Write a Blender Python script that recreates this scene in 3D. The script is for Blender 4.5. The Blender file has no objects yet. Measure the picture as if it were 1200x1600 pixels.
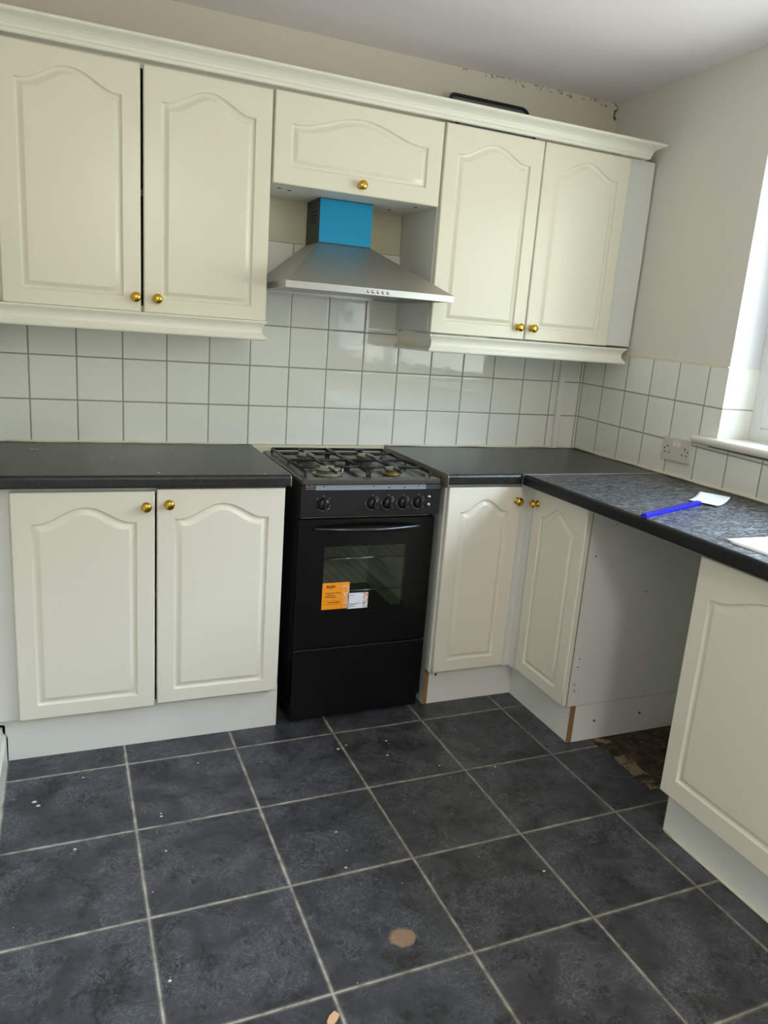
import bpy, bmesh, math, random
from mathutils import Vector, Matrix
random.seed(7)
C = bpy.context.scene.collection
sc = bpy.context.scene
PI = math.pi

# ------------------------------------------------------------------ camera, world, light, exposure
cam_d = bpy.data.cameras.new('camera')
cam_d.sensor_fit = 'HORIZONTAL'; cam_d.sensor_width = 36
cam_d.lens = 1165.59 * 36 / 1200
cam_d.clip_start = 0.02
cam = bpy.data.objects.new('camera', cam_d); C.objects.link(cam)
cam.matrix_world = (Matrix.Translation((-2.1503, -2.85593, 1.37295)) @ Matrix.Rotation(-0.40348, 4, 'Z')
                    @ Matrix.Rotation(1.33493, 4, 'X') @ Matrix.Rotation(0.07453, 4, 'Z'))
sc.camera = cam
sc.view_settings.view_transform = 'Standard'
sc.view_settings.look = 'None'
sc.view_settings.gamma = 1
sc.view_settings.use_curve_mapping = False
sc.view_settings.exposure = 0.33
sc.cycles.use_denoising = True
sc.cycles.max_bounces = 10
sc.cycles.diffuse_bounces = 7
sc.cycles.glossy_bounces = 5
sc.cycles.transparent_max_bounces = 12
sc.cycles.sample_clamp_indirect = 6

WA = 0.029                                   # the right wall is not quite square to the back wall
RW_ROT = -(PI / 2 + WA)
SKY = 8.5
world = bpy.data.worlds.new('overcast_sky'); sc.world = world; world.use_nodes = True
nt = world.node_tree; nt.nodes.clear()
tc = nt.nodes.new('ShaderNodeTexCoord'); sep = nt.nodes.new('ShaderNodeSeparateXYZ')
ramp = nt.nodes.new('ShaderNodeValToRGB'); mr = nt.nodes.new('ShaderNodeMapRange')
bg = nt.nodes.new('ShaderNodeBackground'); wo = nt.nodes.new('ShaderNodeOutputWorld')
nt.links.new(tc.outputs['Generated'], sep.inputs[0]); nt.links.new(sep.outputs['Z'], mr.inputs['Value'])
mr.inputs['From Min'].default_value = -1; mr.inputs['From Max'].default_value = 1
nt.links.new(mr.outputs[0], ramp.inputs[0]); nt.links.new(ramp.outputs[0], bg.inputs[0]); nt.links.new(bg.outputs[0], wo.inputs[0])
e = ramp.color_ramp.elements
e[0].position = 0.0; e[0].color = (0.72, 0.70, 0.66, 1)
e[1].position = 1.0; e[1].color = (1.5, 1.85, 2.35, 1)
for p_, c_ in ((0.49, (0.70, 0.70, 0.66, 1)), (0.54, (0.46, 0.49, 0.45, 1)), (0.65, (0.50, 0.56, 0.56, 1)), (0.72, (1.35, 1.58, 1.9, 1))):
    q = ramp.color_ramp.elements.new(p_); q.color = c_
bg.inputs[1].default_value = SKY

def portal(name, loc, rot, sx, sy):          # guides sampling through a glazed opening, gives no light of its own
    ld = bpy.data.lights.new(name, 'AREA'); ld.shape = 'RECTANGLE'; ld.size = sx; ld.size_y = sy
    ld.cycles.is_portal = True
    o = bpy.data.objects.new(name, ld); C.objects.link(o); o.location = loc; o.rotation_euler = rot
    return o

lamp = bpy.data.lights.new('fill_light', 'AREA'); lamp.shape = 'DISK'; lamp.size = 0.38; lamp.energy = 24; lamp.color = (1.0, 0.98, 0.96)
lo = bpy.data.objects.new('fill_light', lamp); C.objects.link(lo); lo.location = (-1.6, -3.95, 2.33)     # added fill light, unseen behind the viewer, brightens the cabinet fronts
# ------------------------------------------------------------------ materials
def newmat(name):
    m = bpy.data.materials.new(name); m.use_nodes = True
    return m, m.node_tree, m.node_tree.nodes['Principled BSDF']
def lin(c):
    return tuple(((v / 255) / 12.92 if v / 255 <= 0.04045 else ((v / 255 + 0.055) / 1.055) ** 2.4) for v in c) + (1,)
def mat(name, rgb, rough=0.5, metal=0.0, coat=0.0, bump=0.0, bscale=60, var=0.0, vscale=4, spec=0.5):
    m, nt, b = newmat(name)
    b.inputs['Base Color'].default_value = lin(rgb); b.inputs['Roughness'].default_value = rough
    b.inputs['Metallic'].default_value = metal; b.inputs['Coat Weight'].default_value = coat
    b.inputs['Specular IOR Level'].default_value = spec
    b.inputs['Coat Roughness'].default_value = 0.08
    g = nt.nodes.new('ShaderNodeNewGeometry')
    if bump:
        n = nt.nodes.new('ShaderNodeTexNoise'); n.inputs['Scale'].default_value = bscale; n.inputs['Detail'].default_value = 4
        nt.links.new(g.outputs['Position'], n.inputs['Vector'])
        bp = nt.nodes.new('ShaderNodeBump'); bp.inputs['Strength'].default_value = bump; bp.inputs['Distance'].default_value = 0.004
        nt.links.new(n.outputs['Fac'], bp.inputs['Height']); nt.links.new(bp.outputs[0], b.inputs['Normal'])
    if var:
        n = nt.nodes.new('ShaderNodeTexNoise'); n.inputs['Scale'].default_value = vscale; n.inputs['Detail'].default_value = 5
        nt.links.new(g.outputs['Position'], n.inputs['Vector'])
        mx = nt.nodes.new('ShaderNodeMix'); mx.data_type = 'RGBA'
        a = lin(rgb); mx.inputs['A'].default_value = tuple(v * (1 - var) for v in a[:3]) + (1,)
        mx.inputs['B'].default_value = tuple(min(1, v * (1 + var * 0.6)) for v in a[:3]) + (1,)
        nt.links.new(n.outputs['Fac'], mx.inputs['Factor']); nt.links.new(mx.outputs['Result'], b.inputs['Base Color'])
    return m

class NG:                                     # tiny node helper
    def __init__(s, nt): s.nt = nt
    def n(s, t, **k):
        o = s.nt.nodes.new(t)
        for a, v in k.items(): setattr(o, a, v)
        return o
    def math(s, op, a, b=None, c=None):
        o = s.n('ShaderNodeMath', operation=op)
        for i, v in enumerate((a, b, c)):
            if v is None: continue
            if isinstance(v, (int, float)): o.inputs[i].default_value = v
            else: s.nt.links.new(v, o.inputs[i])
        return o.outputs[0]
    def mix(s, f, a, b):
        o = s.n('ShaderNodeMix', data_type='RGBA')
        for k, v in (('Factor', f), ('A', a), ('B', b)):
            if isinstance(v, (int, float, tuple)): o.inputs[k].default_value = v
            else: s.nt.links.new(v, o.inputs[k])
        return o.outputs['Result']
    def ramp(s, v, stops):
        o = s.n('ShaderNodeValToRGB'); s.nt.links.new(v, o.inputs[0]); el = o.color_ramp.elements
        el[0].position, el[0].color = stops[0][0], (stops[0][1],) * 3 + (1,)
        el[1].position, el[1].color = stops[-1][0], (stops[-1][1],) * 3 + (1,)
        for p, c in stops[1:-1]:
            q = el.new(p); q.color = (c,) * 3 + (1,)
        return o.outputs[0]
    def noise(s, vec, scale, detail=4, rough=0.5, dist=0.0, out='Fac'):
        o = s.n('ShaderNodeTexNoise'); s.nt.links.new(vec, o.inputs['Vector'])
        o.inputs['Scale'].default_value = scale; o.inputs['Detail'].default_value = detail
        o.inputs['Roughness'].default_value = rough; o.inputs['Distortion'].default_value = dist
        return o.outputs[out]

def tile_mat(name, a_out, a0, pa, z0, slope=0.0, pz=0.152, rgb=(233, 235, 226), grout=(120, 117, 100)):
    """glazed square wall tiles; a_out picks the horizontal object axis"""
    m, nt, b = newmat(name); g = NG(nt)
    t = g.n('ShaderNodeTexCoord'); sp = g.n('ShaderNodeSeparateXYZ'); nt.links.new(t.outputs['Object'], sp.inputs[0])
    a = sp.outputs[a_out]; z = sp.outputs['Z']
    u = g.math('DIVIDE', g.math('SUBTRACT', a, a0), pa)
    zz = g.math('ADD', z, g.math('MULTIPLY', a, slope))
    v = g.math('DIVIDE', g.math('SUBTRACT', zz, z0), pz)
    def edge(w, p):                             # distance in metres to nearest joint
        f = g.math('FRACT', w); return g.math('MULTIPLY', g.math('MINIMUM', f, g.math('SUBTRACT', 1.0, f)), p)
    d = g.math('MINIMUM', edge(u, pa), edge(v, pz))
    gm = g.ramp(d, ((0.0005, 0.0), (0.0014, 1.0)))
    cmb = g.n('ShaderNodeCombineXYZ'); nt.links.new(g.math('FLOOR', u), cmb.inputs[0]); nt.links.new(g.math('FLOOR', v), cmb.inputs[1])
    wn = g.n('ShaderNodeTexWhiteNoise'); nt.links.new(cmb.outputs[0], wn.inputs['Vector'])
    base = lin(rgb)
    tcol = g.mix(wn.outputs['Value'], tuple(x * 0.95 for x in base[:3]) + (1,), tuple(min(1, x * 1.04) for x in base[:3]) + (1,))
    nt.links.new(g.mix(gm, lin(grout), tcol), b.inputs['Base Color'])
    nt.links.new(g.ramp(d, ((0.001, 0.8), (0.002, 0.07))), b.inputs['Roughness'])
    b.inputs['IOR'].default_value = 1.62
    # bump: pillowed tile edge, joint recess, slight wave and a small tilt of every tile
    pil = g.ramp(d, ((0.0, 0.0), (0.0016, 0.35), (0.004, 0.9), (0.010, 1.0)))
    wave = g.noise(t.outputs['Object'], 9, 2)
    sx = g.math('MULTIPLY', g.math('SUBTRACT', wn.outputs['Value'], 0.5), g.math('FRACT', u))
    wn2 = g.n('ShaderNodeTexWhiteNoise'); vm = g.n('ShaderNodeVectorMath', operation='ADD'); vm.inputs[1].default_value = (7.3, 2.1, 0)
    nt.links.new(cmb.outputs[0], vm.inputs[0]); nt.links.new(vm.outputs[0], wn2.inputs['Vector'])
    sy = g.math('MULTIPLY', g.math('SUBTRACT', wn2.outputs['Value'], 0.5), g.math('FRACT', v))
    h = g.math('ADD', g.math('MULTIPLY', pil, 1.0), g.math('ADD', g.math('MULTIPLY', wave, 0.9), g.math('MULTIPLY', g.math('ADD', sx, sy), 1.0)))
    bp = g.n('ShaderNodeBump'); bp.inputs['Strength'].default_value = 1.0; bp.inputs['Distance'].default_value = 0.0012
    nt.links.new(h, bp.inputs['Height']); nt.links.new(bp.outputs[0], b.inputs['Normal'])
    return m

def floor_mat():
    m, nt, b = newmat('slate_effect_floor'); g = NG(nt)
    t = g.n('ShaderNodeTexCoord'); P = t.outputs['Object']
    sp = g.n('ShaderNodeSeparateXYZ'); nt.links.new(P, sp.inputs[0])
    X, Y = sp.outputs['X'], sp.outputs['Y']
    wob = g.math('MULTIPLY', g.math('SUBTRACT', g.noise(P, 14, 3), 0.5), 0.006)
    c, s = math.cos(0.010), math.sin(0.010)
    dx, dy = g.math('SUBTRACT', X, -2.020), g.math('SUBTRACT', Y, -0.653)
    ru = g.math('ADD', g.math('MULTIPLY', dx, c), g.math('MULTIPLY', dy, s))
    rv = g.math('SUBTRACT', g.math('MULTIPLY', dy, c), g.math('MULTIPLY', dx, s))
    u = g.math('DIVIDE', ru, 0.342); v = g.math('DIVIDE', rv, 0.332)
    def edge(w, p):
        f = g.math('FRACT', w); return g.math('MULTIPLY', g.math('MINIMUM', f, g.math('SUBTRACT', 1.0, f)), p)
    d = g.math('ADD', g.math('MINIMUM', edge(u, 0.342), edge(v, 0.332)), wob)
    gm = g.ramp(d, ((0.0028, 0.0), (0.0042, 1.0)))
    cmb = g.n('ShaderNodeCombineXYZ'); nt.links.new(g.math('FLOOR', u), cmb.inputs[0]); nt.links.new(g.math('FLOOR', v), cmb.inputs[1])
    wn = g.n('ShaderNodeTexWhiteNoise'); nt.links.new(cmb.outputs[0], wn.inputs['Vector'])
    vm = g.n('ShaderNodeVectorMath', operation='MULTIPLY_ADD'); vm.inputs[1].default_value = (5, 5, 5)
    nt.links.new(cmb.outputs[0], vm.inputs[0]); nt.links.new(P, vm.inputs[2])
    Q = vm.outputs[0]
    cloud = g.noise(Q, 7, 6, 0.6, 0.6)
    fine = g.noise(Q, 55, 6, 0.65, 1.2)
    crk = g.noise(Q, 17, 3, 0.5, 4.5)
    vein = g.ramp(g.math('ABSOLUTE', g.math('SUBTRACT', crk, 0.5)), ((0.0, 1.0), (0.035, 0.0)))
    veinm = g.math('MULTIPLY', vein, g.ramp(cloud, ((0.42, 0.0), (0.56, 1.0))))
    dark = g.math('MULTIPLY', g.ramp(g.noise(Q, 11, 4, 0.6, 1.0), ((0.48, 0.0), (0.60, 1.0))), g.ramp(fine, ((0.42, 0.0), (0.56, 1.0))))
    col = g.mix(g.ramp(cloud, ((0.28, 0.0), (0.72, 1.0))), lin((46, 47, 51)), lin((80, 82, 91)))
    col = g.mix(g.math('MULTIPLY', wn.outputs['Value'], 0.25), col, lin((40, 43, 41)))
    col = g.mix(g.math('MULTIPLY', dark, 0.75), col, lin((26, 27, 28)))
    col = g.mix(g.math('MULTIPLY', veinm, 0.55), col, lin((125, 128, 130)))
    spk = g.n('ShaderNodeTexVoronoi', feature='F1'); nt.links.new(P, spk.inputs['Vector']); spk.inputs['Scale'].default_value = 9
    col = g.mix(g.ramp(spk.outputs['Distance'], ((0.012, 0.8), (0.022, 0.0))), col, lin((205, 205, 195)))
    # the round worn patch where a tile has lost its face
    wd = g.math('SQRT', g.math('ADD', g.math('POWER', g.math('SUBTRACT', X, -1.465), 2.0), g.math('POWER', g.math('MULTIPLY', g.math('SUBTRACT', Y, -1.552), 1.15), 2.0)))
    wd = g.math('ADD', wd, g.math('MULTIPLY', g.math('SUBTRACT', fine, 0.5), 0.022))
    col = g.mix(g.ramp(wd, ((0.028, 1.0), (0.034, 0.0))), col, g.mix(fine, lin((120, 95, 75)), lin((165, 140, 115))))
    gc = g.mix(g.math('ADD', g.math('MULTIPLY', g.noise(P, 3.1, 4), 0.8), g.math('MULTIPLY', X, -0.28)), lin((88, 74, 52)), lin((196, 191, 178)))
    gc = g.mix(g.ramp(g.noise(P, 30, 4), ((0.4, 0.0), (0.7, 0.6))), gc, lin((74, 64, 48)))
    col = g.mix(gm, gc, col)
    # untiled patch of old screed in the appliance gap
    nz = g.math('MULTIPLY', g.math('SUBTRACT', g.noise(P, 16, 4), 0.5), 0.05)
    bx = g.math('GREATER_THAN', g.math('ADD', X, nz), g.math('ADD', -0.452, g.math('MULTIPLY', g.math('LESS_THAN', Y, -1.24), 0.03)))
    by = g.math('MULTIPLY', g.math('LESS_THAN', Y, -0.90), g.math('GREATER_THAN', Y, -1.34))
    bare = g.math('MULTIPLY', bx, by)
    dirt = g.mix(g.ramp(g.noise(P, 22, 6, 0.7), ((0.38, 0.0), (0.65, 1.0))), lin((38, 30, 22)), lin((88, 72, 54)))
    dirt = g.mix(g.ramp(g.noise(P, 60, 5), ((0.60, 0.0), (0.72, 0.7))), dirt, lin((150, 140, 120)))
    edgel = g.math('MULTIPLY', g.math('LESS_THAN', g.math('ADD', X, nz), -0.395), g.ramp(g.noise(P, 13, 5, 0.7), ((0.50, 0.0), (0.58, 0.85))))
    dirt = g.mix(edgel, dirt, lin((150, 132, 105)))
    col = g.mix(bare, col, dirt)
    nt.links.new(col, b.inputs['Base Color'])
    r0 = g.math('ADD', 0.36, g.math('MULTIPLY', fine, 0.22))
    r1 = g.math('ADD', g.math('MULTIPLY', r0, gm), g.math('MULTIPLY', g.math('SUBTRACT', 1.0, gm), 0.85))
    nt.links.new(g.math('MAXIMUM', r1, g.math('MULTIPLY', bare, 0.9)), b.inputs['Roughness'])
    h = g.math('ADD', g.math('MULTIPLY', gm, 1.0), g.math('ADD', g.math('MULTIPLY', cloud, 0.9), g.math('MULTIPLY', fine, 0.35)))
    h = g.math('SUBTRACT', h, g.math('MULTIPLY', bare, 2.5))
    bp = g.n('ShaderNodeBump'); bp.inputs['Strength'].default_value = 0.6; bp.inputs['Distance'].default_value = 0.002
    nt.links.new(h, bp.inputs['Height']); nt.links.new(bp.outputs[0], b.inputs['Normal'])
    return m

def worktop_mat(name='charcoal_laminate', sh=0.5, rough=0.32, dist=0.003, painted_streaks=False):
    m, nt, b = newmat(name); g = NG(nt)
    t = g.n('ShaderNodeTexCoord'); P = t.outputs['Object']
    f = g.noise(P, 120, 5, 0.6); w = g.noise(P, 20, 5, 0.6, 2.5)
    fl = g.ramp(f, ((0.5, 0.0), (0.72, 1.0)))
    col = g.mix(w, lin((15, 16, 16)), lin((30, 31, 31)))
    col = g.mix(g.math('MULTIPLY', fl, 0.3), col, lin((74, 80, 84)))
    if painted_streaks:                                 # glossy riven flecks, with the window's reflection streaks painted into their colour
        b.inputs['IOR'].default_value = 1.75
        v2 = g.n('ShaderNodeVectorMath', operation='MULTIPLY'); v2.inputs[1].default_value = (0.8, 2.2, 1); nt.links.new(P, v2.inputs[0])
        fk = g.ramp(g.noise(v2.outputs[0], 34, 6, 0.7, 2.2), ((0.46, 0.08), (0.51, 0.25), (0.57, 1.0)))
        nt.links.new(fk, b.inputs['Specular IOR Level'])
        col = g.mix(g.math('MULTIPLY', fk, 0.45), col, lin((130, 134, 146)))
    nt.links.new(col, b.inputs['Base Color'])
    b.inputs['Roughness'].default_value = rough; b.inputs['Specular IOR Level'].default_value = 0.6
    vm = g.n('ShaderNodeVectorMath', operation='MULTIPLY'); vm.inputs[1].default_value = (1, 2.6, 1); nt.links.new(P, vm.inputs[0])
    wv = g.noise(vm.outputs[0], 40 if painted_streaks else 26, 5, 0.6, 1.5)
    h = g.math('ADD', g.math('MULTIPLY', wv, 1.0), g.math('MULTIPLY', f, 0.25))
    bp = g.n('ShaderNodeBump'); bp.inputs['Strength'].default_value = sh; bp.inputs['Distance'].default_value = dist
    nt.links.new(h, bp.inputs['Height']); nt.links.new(bp.outputs[0], b.inputs['Normal'])
    return m

def wall_mat(name, rgb, blister=False):
    m, nt, b = newmat(name); g = NG(nt)
    t = g.n('ShaderNodeTexCoord'); P = t.outputs['Object']
    base = lin(rgb)
    col = g.mix(g.noise(P, 2.5, 5), tuple(x * 0.93 for x in base[:3]) + (1,), base)
    if blister:                               # flaked paint and mould spots along the ceiling line
        sp = g.n('ShaderNodeSeparateXYZ'); nt.links.new(P, sp.inputs[0])
        band = g.math('MULTIPLY', g.ramp(sp.outputs['Z'], ((0.0, 0.0), (1.0, 1.0))), 1.0)
        hi = g.math('GREATER_THAN', g.math('ADD', sp.outputs['Z'], g.math('MULTIPLY', g.noise(P, 12, 4), 0.07)), 2.403)
        rt = g.math('GREATER_THAN', sp.outputs['X'], -0.75)
        cn = g.math('MULTIPLY', g.math('MULTIPLY', g.math('GREATER_THAN', sp.outputs['X'], -0.012), g.math('GREATER_THAN', sp.outputs['Z'], 2.1)), g.ramp(g.noise(P, 42, 3), ((0.57, 0.0), (0.6, 0.85))))
        col = g.mix(cn, col, lin((40, 38, 32)))
        sp2 = g.ramp(g.noise(P, 75, 5), ((0.56, 0.0), (0.62, 0.7)))
        col = g.mix(g.math('MULTIPLY', g.math('MULTIPLY', hi, rt), sp2), col, lin((70, 68, 60)))
    nt.links.new(col, b.inputs['Base Color']); b.inputs['Roughness'].default_value = 0.75
    bp = g.n('ShaderNodeBump'); bp.inputs['Strength'].default_value = 0.25; bp.inputs['Distance'].default_value = 0.003
    nt.links.new(g.noise(P, 35, 4), bp.inputs['Height']); nt.links.new(bp.outputs[0], b.inputs['Normal'])
    return m

def glass_mat(name, tint=(1, 1, 1), clear=0.9):
    m, nt, b = newmat(name); g = NG(nt); nt.nodes.remove(b)
    out = nt.nodes['Material Output']
    tr = g.n('ShaderNodeBsdfTransparent'); tr.inputs[0].default_value = tuple(clear * c for c in tint) + (1,)
    gl = g.n('ShaderNodeBsdfGlossy'); gl.inputs['Roughness'].default_value = 0.02
    fr = g.n('ShaderNodeFresnel'); gg = g.n('ShaderNodeNewGeometry')      # same reflectance on both faces of the sheet
    nt.links.new(g.math('ADD', 1.5, g.math('MULTIPLY', gg.outputs['Backfacing'], 1 / 1.5 - 1.5)), fr.inputs[0])
    mx = g.n('ShaderNodeMixShader'); nt.links.new(fr.outputs[0], mx.inputs[0]); nt.links.new(tr.outputs[0], mx.inputs[1]); nt.links.new(gl.outputs[0], mx.inputs[2])
    nt.links.new(mx.outputs[0], out.inputs[0]); return m

M = dict(
    cream=mat('cream_door_foil', (224, 220, 200), 0.26, bump=0.04, bscale=25, spec=0.5),
    cream_low=mat('cream_base_door_foil', (227, 222, 208), 0.28, bump=0.04, bscale=25),
    carcass=mat('white_melamine', (218, 218, 214), 0.45, bump=0.05, bscale=80),
    mould=mat('cream_white_moulding', (228, 227, 212), 0.35),
    plinth=mat('white_plinth_board', (228, 228, 222), 0.5, var=0.06, vscale=6),
    chip=mat('raw_chipboard', (150, 112, 74), 0.9, bump=0.6, bscale=250, var=0.35, vscale=90),
    brass=mat('polished_brass', (212, 170, 70), 0.14, metal=1.0),
    brassd=mat('aged_brass', (120, 92, 38), 0.3, metal=1.0),
    ceil=wall_mat('ceiling_paint', (240, 234, 236)),
    wallb=wall_mat('back_wall_paint', (214, 208, 192), True),
    wallr=wall_mat('right_wall_paint', (224, 222, 212)),
    wallo=wall_mat('plain_wall_paint', (224, 220, 210)),
    recess=wall_mat('cream_wall_paint', (214, 210, 182)),
    reveal=wall_mat('white_reveal_paint', (222, 224, 226)),
    gloss=mat('white_gloss_paint', (222, 218, 208), 0.25, bump=0.05, bscale=20),
    upvc=mat('white_window_frame', (225, 226, 226), 0.3),
    bead=mat('yellowed_sealant', (222, 217, 196), 0.5, bump=0.3, bscale=90, var=0.18, vscale=18),
    top=worktop_mat(), tope=mat('worktop_edge_laminate', (22, 23, 24), 0.42, var=0.35, vscale=45, spec=0.3), topw=worktop_mat('riven_laminate_painted_sheen', 1.0, 0.24, 0.007, True),
    alu=mat('aluminium_strip', (176, 174, 164), 0.42, metal=0.7),
    alud=mat('worktop_end_strip', (148, 144, 128), 0.45, metal=0.55),
    black=mat('black_enamel', (9, 9, 10), 0.2),
    blackm=mat('black_side_panel', (12, 12, 12), 0.5),
    fascia=mat('black_control_fascia', (20, 20, 21), 0.38),
    hob=mat('dark_bronze_enamel', (84, 80, 75), 0.3, metal=0.35),
    well=mat('hob_well', (26, 25, 23), 0.22, metal=0.3),
    iron=mat('cast_iron', (20, 20, 21), 0.45),
    burner=mat('burner_metal', (150, 146, 132), 0.38, metal=0.6),
    burnerb=mat('brass_burner_ring', (150, 125, 80), 0.4, metal=0.8),
    silver=mat('silver_strip', (150, 160, 172), 0.4, metal=0.3),
    greyst=mat('grey_strip', (84, 84, 88), 0.35, metal=0.3),
    mark=mat('printed_grey_marking', (150, 150, 148), 0.5),
    markd=mat('printed_dark_marking', (28, 30, 34), 0.5),
    chrome=mat('chrome', (190, 190, 192), 0.12, metal=1.0),
    handle=mat('black_chrome', (70, 70, 74), 0.16, metal=0.85),
    cavity=mat('oven_enamel', (200, 202, 188), 0.35),
    steel=mat('brushed_steel', (182, 180, 172), 0.42, metal=0.85),
    steelr=mat('bright_steel_rim', (176, 176, 174), 0.3, metal=0.85),
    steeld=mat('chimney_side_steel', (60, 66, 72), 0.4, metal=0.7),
    film=mat('blue_protective_film', (0, 138, 182), 0.5, spec=0.25),
    dark=mat('dark_void', (10, 10, 10), 0.7),
    orange=mat('orange_card', (245, 150, 20), 0.5, var=0.08, vscale=30),
    white=mat('white_card', (226, 230, 236), 0.5),
    orange2=mat('pale_orange_print', (235, 150, 90), 0.5),
    ink=mat('dark_brown_ink', (60, 32, 8), 0.6),
    inkg=mat('grey_ink', (90, 92, 98), 0.6),
    blue=mat('blue_plastic', (10, 18, 165), 0.22),
    sink=mat('white_enamel_sink', (226, 228, 230), 0.15),
    socket=mat('white_socket_plastic', (207, 204, 198), 0.35),
    trunk=mat('white_plastic_trunking', (230, 231, 226), 0.35),
    tray=mat('black_tray_metal', (16, 16, 17), 0.35),
    trayi=mat('grey_tray_inner', (120, 122, 126), 0.4, metal=0.4),
    glass=glass_mat('window_glass', (0.97, 1, 0.99), 0.93),
    oglass=glass_mat('oven_glass', (0.94, 1.0, 0.94), 0.86),
    plug=mat('screw_hole', (62, 52, 40), 0.7),
    debris=mat('plaster_crumb', (220, 216, 205), 0.8),
    peach=mat('peach_offcut', (222, 178, 140), 0.6),
)
M['tile_back'] = tile_mat('white_wall_tiles', 'X', -2.288, 0.152, 1.062)
M['tile_right'] = tile_mat('white_wall_tiles_right', 'X', 0.160 - 0.151, 0.151, 1.062, slope=0.022)
M['tile_reveal'] = tile_mat('white_wall_tiles_reveal', 'Y', -0.010, 0.170, 1.195)
M['floor'] = floor_mat()

# ------------------------------------------------------------------ mesh helpers
def box(bm, x0, x1, y0, y1, z0, z1, mi=0, bev=0.0):
    if x0 > x1: x0, x1 = x1, x0
    if y0 > y1: y0, y1 = y1, y0
    vs = [bm.verts.new((x, y, z)) for x in (x0, x1) for y in (y0, y1) for z in (z0, z1)]
    fs = [bm.faces.new([vs[i] for i in q]) for q in ((0, 1, 3, 2), (4, 6, 7, 5), (0, 4, 5, 1), (2, 3, 7, 6), (0, 2, 6, 4), (1, 5, 7, 3))]
    for f in fs: f.material_index = mi
    if bev:
        es = list({e for f in fs for e in f.edges})
        r = bmesh.ops.bevel(bm, geom=es, offset=bev, segments=2, affect='EDGES', profile=0.5)
        for f in r['faces']: f.material_index = mi; f.smooth = True
    return fs
def prism(bm, pts, h0, h1, axis='z', mi=0):
    def P(a, b, h): return {'z': (a, b, h), 'x': (h, a, b), 'y': (a, h, b)}[axis]
    A = [bm.verts.new(P(a, b, h0)) for a, b in pts]; B = [bm.verts.new(P(a, b, h1)) for a, b in pts]
    n = len(pts); fs = [bm.faces.new(A), bm.faces.new(B)] + [bm.faces.new((A[i], A[(i + 1) % n], B[(i + 1) % n], B[i])) for i in range(n)]
    for f in fs: f.material_index = mi
    return fs
def lathe(bm, prof, n=24, mat4=None, mi=0, smooth=True):
    """prof: (radius, height) along local z"""
    mat4 = mat4 or Matrix(); rings = []
    for r, h in prof:
        if r < 1e-6: rings.append([bm.verts.new(mat4 @ Vector((0, 0, h)))])
        else: rings.append([bm.verts.new(mat4 @ Vector((r * math.cos(2 * PI * k / n), r * math.sin(2 * PI * k / n), h))) for k in range(n)])
    for a, b in zip(rings, rings[1:]):
        for k in range(n):
            k2 = (k + 1) % n
            if len(a) == 1 and len(b) == 1: continue
            if len(a) == 1: f = bm.faces.new((a[0], b[k], b[k2]))
            elif len(b) == 1: f = bm.faces.new((a[k], a[k2], b[0]))
            else: f = bm.faces.new((a[k], a[k2], b[k2], b[k]))
            f.smooth = smooth; f.material_index = mi
def tube(bm, pts, r, n=10, mi=0, cap=True):
    pts = [Vector(p) for p in pts]; rs = r if isinstance(r, (list, tuple)) else [r] * len(pts); rings = []
    for i, p in enumerate(pts):
        t = (pts[min(i + 1, len(pts) - 1)] - pts[max(i - 1, 0)]).normalized()
        up = Vector((0, 0, 1)) if abs(t.z) < 0.9 else Vector((1, 0, 0))
        s = t.cross(up).normalized(); w = s.cross(t)
        rings.append([bm.verts.new(p + rs[i] * (s * math.cos(2 * PI * k / n) + w * math.sin(2 * PI * k / n))) for k in range(n)])
    for a, b in zip(rings, rings[1:]):
        for k in range(n):
            f = bm.faces.new((a[k], a[(k + 1) % n], b[(k + 1) % n], b[k])); f.smooth = True; f.material_index = mi
    if cap:
        for q in (rings[0], rings[-1]): bm.faces.new(q).material_index = mi
def sweep(bm, path, prof, mi=0):
    """sweep a closed profile (offset outwards to the right of travel, z) along a flat path with mitred corners"""
    n = len(path); P = [Vector(p) for p in path]; rings = []
    for i in range(n):
        dirs = []
        if i > 0: dirs.append((P[i] - P[i - 1]).normalized())
        if i < n - 1: dirs.append((P[i + 1] - P[i]).normalized())
        nr = [Vector((d.y, -d.x)) for d in dirs]
        m = sum(nr, Vector((0, 0))).normalized(); k = 1 / m.dot(nr[0])
        rings.append([bm.verts.new((P[i].x + m.x * k * o, P[i].y + m.y * k * o, z)) for o, z in prof])
    np_ = len(prof)
    for a, b in zip(rings, rings[1:]):
        for k in range(np_): bm.faces.new((a[k], b[k], b[(k + 1) % np_], a[(k + 1) % np_])).material_index = mi
    bm.faces.new(rings[0]); bm.faces.new(rings[-1])
def rrect(x0, x1, y0, y1, r, n=6):
    out = []
    for cx, cy, a0 in ((x1 - r, y1 - r, 0), (x0 + r, y1 - r, 90), (x0 + r, y0 + r, 180), (x1 - r, y0 + r, 270)):
        for k in range(n + 1):
            a = math.radians(a0 + 90 * k / n); out.append((cx + r * math.cos(a), cy + r * math.sin(a)))
    return out
def ringloft(bm, rings, mi=0, cap0=True, cap1=True, smooth=False):
    V = [[bm.verts.new(p) for p in r] for r in rings]; n = len(V[0])
    for a, b in zip(V, V[1:]):
        for k in range(n):
            f = bm.faces.new((a[k], a[(k + 1) % n], b[(k + 1) % n], b[k])); f.material_index = mi; f.smooth = smooth
    if cap0: bm.faces.new(V[0]).material_index = mi
    if cap1: bm.faces.new(V[-1]).material_index = mi
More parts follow.
